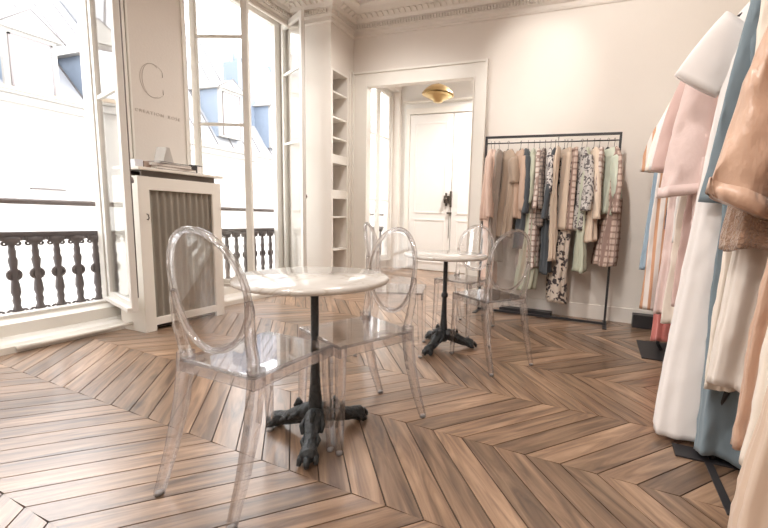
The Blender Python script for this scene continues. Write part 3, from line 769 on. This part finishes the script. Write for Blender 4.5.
B('g', -1.105, 'dress', 'long faded peach dress hanging behind the peach blouse at the rack end', 'dress', C('c_palepeach', (224,196,180)), .28, .1, 2, half=.15, thick=.04, short='long faded peach dress')
B('g', -1.055, 'dress', 'long grey-beige dress second from the left end of the rack', 'dress', M_greige, .55, -.1, 3, half=.15, thick=.035, short='long grey-beige dress')
B('g', -.96, 'tunic', 'taupe short-sleeved tunic turned outward on the back rack', 'tunic', M_taupe, .82, .75, 4, half=.15, sleeve=.24, sl_r=.07, thick=.05, short='taupe short-sleeved tunic')
B('g', -.83, 'cardigan', 'peach-brown cardigan with long sleeve beside the dark green dress', 'cardigan', M_cam, 1.02, .5, 5, half=.16, sleeve=.52, sl_r=.06, thick=.05, short='peach-brown cardigan')
B('g', -.755, 'dress', 'charcoal long-sleeved dress left of the pale green one', 'dress', M_char, .72, .2, 6, half=.17, sleeve=.55, sl_r=.055, thick=.055, short='charcoal long-sleeved dress')
B('g', -.695, 'dress', 'long pale green dress reaching lowest in the left half of the rack', 'dress', M_green, .30, .15, 7, half=.17, thick=.05, sleeve=.45, sl_r=.05, thickflare=2.0, short='long pale green dress', folds=10)
B('g', -.64, 'shirt_dress', 'pink and brown plaid long shirt dress left of centre', 'dress', M_plaid1, .52, .1, 8, half=.17, thick=.045, sleeve=.5, sl_r=.05, short='pink plaid shirt dress')
B('g', -.585, 'shirt', 'dark brown plaid shirt between plaid dress and floral top', 'shirt', M_plaid2, .95, 0, 9, half=.17, thick=.04, sleeve=.5, sl_r=.045, short='dark plaid shirt')
B('g', -.53, 'blouse', 'black and white floral blouse left of the long black dress', 'blouse', M_flo1, 1.02, .2, 10, half=.17, thick=.045, sleeve=.35, sl_r=.06, short='black and white floral blouse')
B('g', -.485, 'dress', 'long black dress near the middle of the rack', 'dress', M_char, .48, -.1, 11, half=.16, thick=.04, sleeve=.6, sl_r=.045, short='long black dress')
B('g', -.445, 'scarf', 'long thin beige scarf hanging beside the black dress', 'scarf', M_sand, .62, 0, 12, half=.07, thick=.02, neck=.05, short='thin beige scarf', dy=-.12)
B('t', -.40, 'trousers', 'beige trousers on a wide black clip hanger', 'trousers', M_sand, .92, .5, 13, half=.15, short='beige trousers')
B('t', -.335, 'trousers', 'brown plaid trousers right of the beige trousers', 'trousers', M_plaid3, .92, .45, 14, half=.15, short='brown plaid trousers')
B('g', -.375, 'dress', 'very long black and cream floral dress, lowest hem on the back rack', 'dress', M_flo2, .19, .45, 15, half=.15, thick=.05, short='very long floral dress', dy=.03, folds=6)
B('g', -.235, 'jacket', 'grey and black floral jacket with wide sleeve', 'jacket', M_flo3, .92, .55, 16, half=.18, thick=.05, sleeve=.5, sl_r=.065, short='grey floral jacket')
B('g', -.19, 'dress', 'pale green slip dress hanging below the floral jacket', 'dress', M_green, .52, .2, 17, half=.14, thick=.035, short='pale green slip dress')
B('g', -.125, 'cardigan', 'light peach long cardigan right of the floral jacket', 'cardigan', M_sand, .82, .3, 18, half=.16, thick=.045, sleeve=.58, sl_r=.05, short='light peach cardigan')
B('g', -.075, 'blouse', 'small cream and brown check blouse left of the mint shirt', 'blouse', M_plaid1, 1.05, .1, 19, half=.16, thick=.035, sleeve=.4, sl_r=.045, short='small check blouse')
B('g', .0, 'shirt', 'mint green shirt with loose sleeve near the right end of the rack', 'shirt', M_mint, 1.08, .6, 20, half=.17, thick=.045, sleeve=.38, sl_r=.06, short='mint green shirt')
B('g', .055, 'dress', 'brown and pink plaid dress at the right end of the back rack', 'dress', M_plaid3, .60, .35, 21, half=.16, thick=.05, sleeve=.52, sl_r=.045, thickflare=1.9, short='plaid dress at the right end')

# ---- long clothes rail along the right wall
RRX, RRZ = .62, 2.06
rr_ = empty('clothes_rail', (RRX, 2.6, 0), 0, 'black floor-standing clothes rail running along the right wall', 'clothes rack')
inv4 = Matrix.Translation(-Vector(rr_.location))
def r2(mb, name): o = mb.build(name, BLACK, rr_); o.matrix_parent_inverse = inv4
q = MB(); q.tube([(RRX, .9, RRZ), (RRX, 4.05, RRZ)], .013, 10); r2(q, 'rail')
for yy, nm in ((3.38, 'post'), (1.85, 'post')):
    q = MB(); q.tube([(.53, yy, .01), (.50, yy+.0, .06), (.50, yy, .16), (.56, yy, .35), (RRX, yy, .6), (RRX, yy, RRZ)], .013, 10); r2(q, nm)
q = MB(); q.box(.365, .86, 3.12, 3.60, 0, .008, .002); r2(q, 'base_plate')
q = MB(); q.box(.385, .86, 1.82, 1.92, 0, .008, .002); q.box(.495, .525, 1.5, 1.83, 0, .0075, .002); r2(q, 'base_plate')
q = MB(); q.box(-.26,.26,-.06,.05,0,.13,.006); o = thing_mesh(q, 'storage_box', BLACK, 'low black box on the floor in the back right corner under the clothes', 'box'); o.location = (.62, 4.10, 0)

M_white = C('w_white', (238,232,228), .02, bump=.25, fold=5); M_cream = C('w_cream', (238,226,212), .03); M_pinkn = mat('w_blush', (230,206,199), .7, bump=.9, bscale=9, var=.05, vscale=6, sheen=.2, stretch=(1,1,.6)); M_pink2 = C('w_pink', (214,184,176), .05)
M_blue = C('w_bluegrey', (126,140,148), .05); M_navy = C('w_navy', (72,76,92), .05); M_satin = mat('w_peach_satin', (212,176,152), .30, bump=1.0, bscale=13, var=.10, vscale=5, sheen=.2, stretch=(1,1,.5))
M_fur = mat('w_brown_fluffy', (176,142,118), .95, bump=1.0, bscale=90, var=.25, vscale=40, sheen=.6); M_stripe = stripes('w_orange_stripe', (230,220,212), (206,158,126), 'X', 5.5); M_coral = C('w_coral', (208,130,122), .1, bump=.9, fold=30)
M_beig = C('w_beige', (214,190,170), .05); M_denim = C('w_lightblue', (150,168,182), .05)
M_cdress = C('w_offwhite', (232,222,212), .03)
def R(y, name, label, cat, m, hem, short, top=1.965, x=RRX, rz=0, seed=0, **kw):
    half = kw.get('half', .19)
    garment(name, label, cat, (x, y, top), rz, m, L=top-hem, seed=seed, **kw)
    hanger((x, y, top+.010), rz, half*.95, 'black hanger holding the '+short, RRZ-top-.010+.012, drop=kw.get('drop', .075)+.004)
R(1.16, 'dress', 'beige flared long dress at the lower right corner of the photo', 'dress', M_beig, .05, 'beige flared dress', seed=30, x=.67, half=.13, flare=2.25, thick=.04, folds=9, rz=.05, famp=.014)
R(1.27, 'dress', 'cream sleeveless dress with pale folds near the right edge', 'dress', M_cream, .33, 'cream sleeveless dress', seed=31, x=.65, half=.14, flare=1.5, thick=.04, folds=8, famp=.014)
R(1.60, 'sweater', 'brown fluffy knit sweater at the right edge among cream dresses', 'sweater', M_fur, .93, 'brown fluffy sweater', seed=32, x=.60, half=.12, flare=1.6, thick=.05, top=1.88)
R(1.38, 'slip_dress', 'long shiny peach slip dress between two cream dresses near the right edge', 'dress', M_satin, .30, 'shiny peach slip dress', seed=33, x=.645, half=.15, flare=1.3, thick=.028, folds=11, famp=.013)
R(1.68, 'dress', 'off-white straight dress behind the brown fluffy sweater', 'dress', M_cdress, .40, 'off-white straight dress', seed=34, x=.66, half=.15, flare=1.5, thick=.035, folds=7, famp=.015)
R(1.50, 'blouse', 'shiny peach blouse with wide turned-up sleeve at the upper right', 'blouse', M_satin, 1.25, 'shiny peach blouse', seed=35, x=.695, top=1.80, half=.19, sl_right=False, thick=.05, sleeve=.64, sl_r=.078, sl_flat=.55, sl_ang=20, sl_end=8, cuff=M_satin, folds=6, famp=.04, sl_tip=1.1, sl_hem=.35)
R(1.77, 'dress', 'pale cream long dress just behind the shiny peach blouse', 'dress', M_cream, .37, 'pale cream long dress', seed=36, half=.14, flare=1.25, thick=.035, folds=9, famp=.014)
R(1.88, 'dress', 'blue-grey long dress with narrow sleeve beside the white dress', 'dress', M_blue, .03, 'blue-grey long dress', seed=37, x=.655, half=.185, flare=1.06, waist=.85, thick=.045, sleeve=.78, sl_r=.032, sl_ang=9, sl_end=4, folds=5, famp=.015, thickflare=1.5, sl_tip=1.4, sl_flat=.5)
R(2.00, 'dress', 'floor-length white dress with short wide sleeve, closest fully seen on the right rail', 'dress', M_white, .03, 'floor-length white dress', seed=38, half=.165, flare=1.9, thick=.045, sleeve=.27, sl_r=.10, sl_ang=42, sl_end=32, sl_flat=.28, folds=5, famp=.010, thickflare=1.7, drop=.10, sl_tip=1.0, wr=.8)
R(2.24, 'blouse', 'sheer blush pink blouse with puffed sleeve behind the white dress', 'blouse', M_pinkn, 1.0, 'sheer blush blouse', seed=39, half=.19, thick=.05, sleeve=.71, sl_r=.09, sl_ang=15, sl_end=3, sl_flat=.5, folds=9, famp=.026, sl_tip=1.25, cuff=M_pinkn, sl_hem=-.2)
R(2.38, 'dress', 'blush pink dress with folded sleeve behind the blush blouse', 'dress', M_pink2, .55, 'blush pink dress', seed=40, half=.18, thick=.045, sleeve=.6, sl_r=.08, folds=8, famp=.018, flare=1.15)
R(2.56, 'dress', 'cream midi dress in the middle of the right rail', 'dress', M_cream, .42, 'cream midi dress', seed=41, half=.17, thick=.045, flare=1.35, sleeve=.3, sl_r=.075, folds=8, famp=.015)
R(2.74, 'shirt', 'white loose shirt beyond the cream midi dress', 'shirt', M_white, .9, 'white loose shirt', seed=42, half=.18, thick=.045, sleeve=.55, sl_r=.07, folds=7, famp=.018)
R(2.92, 'dress', 'pale rose long dress with pleats past the white shirt', 'dress', M_pinkn, .40, 'pale rose pleated dress', seed=43, half=.17, thick=.045, flare=1.35, folds=12, famp=.012)
R(3.08, 'cardigan', 'cream cardigan with pink edge in the far half of the right rail', 'cardigan', M_cream, .85, 'cream pink-edged cardigan', seed=44, half=.19, thick=.045, sleeve=.52, sl_r=.065, collar=M_pink2, famp=.016)
R(3.22, 'dress', 'coral pink crinkled long dress whose hem hangs low', 'dress', M_coral, .13, 'coral crinkled dress', seed=45, half=.15, thick=.035, flare=1.25, folds=12, famp=.012, x=.62)
R(3.38, 'jacket', 'navy jacket hanging near the far end of the right rail', 'jacket', M_navy, .98, 'navy jacket', seed=46, half=.15, thick=.04, sleeve=0, famp=.014)
R(3.53, 'dress', 'white dress with orange vertical stripes on the right rail', 'dress', M_stripe, .30, 'orange-striped white dress', seed=47, half=.21, thick=.04, flare=1.25, folds=5)
R(3.68, 'shirt', 'light blue shirt near the far end of the right rail', 'shirt', M_denim, .62, 'light blue shirt', seed=48, half=.21, thick=.04, flare=1.3, folds=6)
R(3.82, 'blouse', 'white and orange striped blouse, last garment at the far end of the rail', 'blouse', M_stripe, .98, 'last striped blouse', seed=49, half=.19, thick=.04, sleeve=.42, sl_r=.07, famp=.016)

# ------------------------------------------------------------------ outside: street and buildings
STONE = mat('pale_limestone', (148,144,139), .9, var=.04, vscale=1)
SLATE = mat('zinc_roof', (146,146,150), .7, var=.04, vscale=2)
SLATEB = mat('blue_slate', (114,124,138), .7, var=.1, vscale=6)
WDARK = mat('window_dim_glass', (205,208,212), .3)
STREET = mat('street_asphalt', (178,174,170), .9, var=.1)
XS = -13.0
q = MB(); q.box(-40, XO-.2, -30, 60, -9.2, -9); tag(q.build('street', STREET), kind='structure')
k_ = 13.0/14.0
SEAM = mat('zinc_seam', (96,92,92), .7); CORN = mat('cornice_shade_tan', (150,132,112), .8)
def facade(name, y0, y1, zc, roof_h, label, dorm, sign=False, chimneys=(), sl=.62):
    r = empty(name, (XS, (y0+y1)/2, -9), 0, label, 'building'); inv_ = Matrix.Translation(-Vector(r.location))
    def bp_(mb, nm, m, par=None):
        o = mb.build(nm, m, par or r)
        if par is None: o.matrix_parent_inverse = inv_
        return o
    q = MB(); q.box(XS-9, XS, y0, y1, -9, zc); bp_(q, 'wall', STONE)
    q = MB(); q.box(XS-9, XS+.30, y0-.02, y1+.02, zc-.02, zc+.10, .02); q.box(XS-9, XS+.16, y0-.01, y1+.01, zc-.20, zc-.02, .02); bp_(q, 'cornice', STONE)
    q = MB(); q.box(XS+.28, XS+.34, y0, y1, zc+.03, zc+.11, .01); bp_(q, 'cornice_shade_line', CORN)  # tan strip painting in the shadow line of the cornice
    q = MB(); q.prism([(XS-.25, zc+.1), (XS-.25-roof_h*sl, zc+.1+roof_h), (XS-8, zc+.1+roof_h+1.2), (XS-8, zc+.1)], 'y', y0, y1)
    bp_(q, 'mansard_roof', SLATE); q = MB()
    yy = y0+.3
    while yy < y1:   # standing seams
        a0 = Vector((XS-.25, yy, zc+.1)); a1 = Vector((XS-.25-roof_h*sl, yy, zc+.1+roof_h)); q.tube([a0, a1], .03, 4); yy += .62
    bp_(q, 'roof_seams', SEAM)
    for (yc, wd, zb, zt, g) in dorm:
        xf = XS-.30; xb = XS-.35-(zt-zc)*sl
        q = MB(); q.prism([(yc-wd/2, zb), (yc+wd/2, zb), (yc+wd/2, zt), (yc-wd/2, zt)], 'x', xf-.12, xf); d_ = bp_(q, 'dormer', STONE)
        q = MB(); q.box(xb-.5, xf-.02, yc-wd/2+.02, yc-wd/2+.06, zb, zt-.01); q.box(xb-.5, xf-.02, yc+wd/2-.06, yc+wd/2-.02, zb, zt-.01); q.build('dormer_cheek', SLATEB, d_).matrix_parent_inverse = Matrix()
        q = MB(); q.prism([(yc-wd/2-.12, zt), (yc+wd/2+.12, zt), (yc, zt+g), ], 'x', xb-.7, xf+.12); q.build('dormer_roof', STONE, d_)
        q = MB(); q.tube([(xf+.13, yc-wd/2-.14, zt), (xf+.13, yc, zt+g+.02), (xf+.13, yc+wd/2+.14, zt)], .018, 5); q.build('gable_edge', SEAM, d_)
        q = MB(); q.box(xf, xf+.02, yc-wd*.36, yc+wd*.36, zb+.05, zt-.14); q.build('dormer_window', WDARK, d_)
        q = MB(); q.box(xf, xf+.05, yc-wd*.40, yc-wd*.36, zb+.05, zt-.1); q.box(xf, xf+.05, yc+wd*.36, yc+wd*.40, zb+.05, zt-.1); q.box(xf, xf+.05, yc-wd*.40, yc+wd*.40, zt-.14, zt-.1); q.build('dormer_trim', RAILM, d_)
    for y_ in [y0+1.2+i*2.4 for i in range(int((y1-y0-1)/2.4))]:
        for z_ in (-6.4, -3.3):
            q = MB(); q.box(XS-.02, XS+.03, y_-.5, y_+.5, z_-.9, z_+1.0, .01); bp_(q, 'window', WDARK)
    for (yc, w_, zt, x_) in chimneys:
        q = MB(); q.box(x_-.4, x_+.4, yc-w_/2, yc+w_/2, zc, zt, .02)
        for i in range(int(w_/.4)): q.lathe([(.09,0),(.11,.35),(.08,.4)], (x_, yc-w_/2+.25+i*.4, zt-.02), 10)
        bp_(q, 'chimney', SLATEB)
    return r
facade('apartment_building', -14, 8.3, 3.42, 4.2, 'white apartment building with zinc mansard roof and dormers across the street', [(5.67, .98, 3.62, 4.95, .55), (7.25, .98, 3.62, 4.95, .55), (4.0, .98, 3.62, 4.95, .55), (2.4, .98, 3.62, 4.95, .55), (0.8, .98, 3.62, 4.95, .55)], sl=1.05)
facade('apartment_building', 8.4, 26, 3.05, 5.2, 'white house with steep roof and blue slate shapes across from the middle window', [(11.1, .9, 3.6, 5.3, .4), (13.4, .9, 3.6, 5.3, .4), (16, .9, 3.6, 5.3, .4), (19, .9, 3.6, 5.3, .4)], chimneys=((12.6, .8, 6.9, -14.6), (17, 1.4, 8.4, -16.5)), sl=.7)
# street sign with a green emblem on the far facade
q = MB(); sg = empty('shop_sign', (XS+.03, 5.67, 1.2), 0, 'faint pale sign with small green emblem on the facade opposite', 'sign'); inv5 = Matrix.Translation(-Vector(sg.location))
q.box(XS+.01, XS+.06, 5.30, 5.95, 1.27, 1.30); o = q.build('sign_bar', mat('sign_grey', (70,62,60), .7), sg); o.matrix_parent_inverse = inv5
q = MB(); q.prism([(5.60,1.42),(5.66,1.42),(5.72,1.55),(5.68,1.56)], 'x', XS+.01, XS+.04); o = q.build('emblem', mat('sign_green', (140,170,120), .7), sg); o.matrix_parent_inverse = inv5
q = MB(); q.box(XS+.01, XS+.035, 5.40, 5.80, 1.375, 1.405); o = q.build('emblem_band', mat('sign_teal', (150,200,190), .7), sg); o.matrix_parent_inverse = inv5

# ------------------------------------------------------------------ light
wd = bpy.data.worlds.new('World'); sc.world = wd; wd.use_nodes = True; N = wd.node_tree.nodes; K = wd.node_tree.links
bg = N['Background']; bg.inputs['Color'].default_value = (.97,.985,1,1); bg.inputs['Strength'].default_value = 5.2
sun = bpy.data.lights.new('sun', 'SUN'); sun.energy = .6; sun.angle = math.radians(1); sun.color = (1,.96,.9); so = bpy.data.objects.new('sun', sun); COL.objects.link(so)
so.rotation_euler = Vector((-.75, -.18, -.62)).to_track_quat('-Z', 'Y').to_euler()   # shines onto the facades opposite, over our roof
def portal(y0, y1, z0, z1):
    l = bpy.data.lights.new('portal', 'AREA'); l.shape = 'RECTANGLE'; l.size = z1-z0; l.size_y = y1-y0; l.cycles.is_portal = True
    o = bpy.data.objects.new('portal', l); COL.objects.link(o); o.location = (XO-.03, (y0+y1)/2, (z0+z1)/2)
    o.rotation_euler = Vector((1,0,0)).to_track_quat('-Z', 'Y').to_euler(); return o
for f0, f1 in WIN+[WE]: 
    o = portal(f0, f1, .2, ZH); o.rotation_euler = (0, -PI/2, 0)
def spot(loc, tgt, e, ang, blend=.7, col=(1,.96,.92), r=.05):
    l = bpy.data.lights.new('spot_and_fill', 'SPOT'); l.energy = e; l.spot_size = math.radians(ang); l.spot_blend = blend; l.color = col; l.shadow_soft_size = r
    o = bpy.data.objects.new('spot_and_fill', l); COL.objects.link(o); o.location = loc; o.rotation_euler = (Vector(tgt)-Vector(loc)).to_track_quat('-Z', 'Y').to_euler()
spot((-1.0, 2.6, 3.22), (-.80, 4.22, 2.50), 34, 46)
spot((-.4, 2.2, 3.22), (.35, 4.1, 2.1), 85, 95)
spot((-.6, 1.2, 3.22), (.55, 2.2, 1.6), 70, 90)
spot((-.9, -.4, 3.22), (.4, 1.2, 1.4), 60, 90)
for x, y in ((-2.2, 3.2), (-1.6, .2), (-1.6, -1.8), (-.2, -1.8)):  # wide soft downlights, unseen, added as fill for the room
    spot((x, y, 3.25), (x, y, 0), 100, 160, 1.0, (1,.97,.94), .2)
spot((-1.6, 5.6, 3.25), (-2.0, 5.8, 0), 260, 160, 1.0, (1,.98,.96), .15)  # unseen lamp added to brighten the entrance hall

# ------------------------------------------------------------------ camera
cam = bpy.data.cameras.new('camera'); co = bpy.data.objects.new('camera', cam); COL.objects.link(co); sc.camera = co
yaw, pitch, roll = [math.radians(a) for a in (-19.99, 7.10, 2.30)]
f_ = Vector((math.sin(yaw)*math.cos(pitch), math.cos(yaw)*math.cos(pitch), -math.sin(pitch)))
r_ = Vector((math.cos(yaw), -math.sin(yaw), 0)); u_ = r_.cross(f_)
r2_ = r_*math.cos(roll)+u_*math.sin(roll); u2_ = -r_*math.sin(roll)+u_*math.cos(roll)
co.matrix_world = Matrix(((r2_.x, u2_.x, -f_.x, 0), (r2_.y, u2_.y, -f_.y, 0), (r2_.z, u2_.z, -f_.z, 1.0), (0,0,0,1)))
cam.sensor_fit = 'HORIZONTAL'; cam.sensor_width = 36; cam.lens = 385.9/768*36
cam.shift_x = -(458.2-384)/768; cam.shift_y = (265.4-264)/768
cam.clip_start = .05; cam.clip_end = 200
vs_ = sc.view_settings; vs_.view_transform = 'Standard'; vs_.look = 'None'; vs_.gamma = 1; vs_.use_curve_mapping = False; vs_.exposure = 0.55
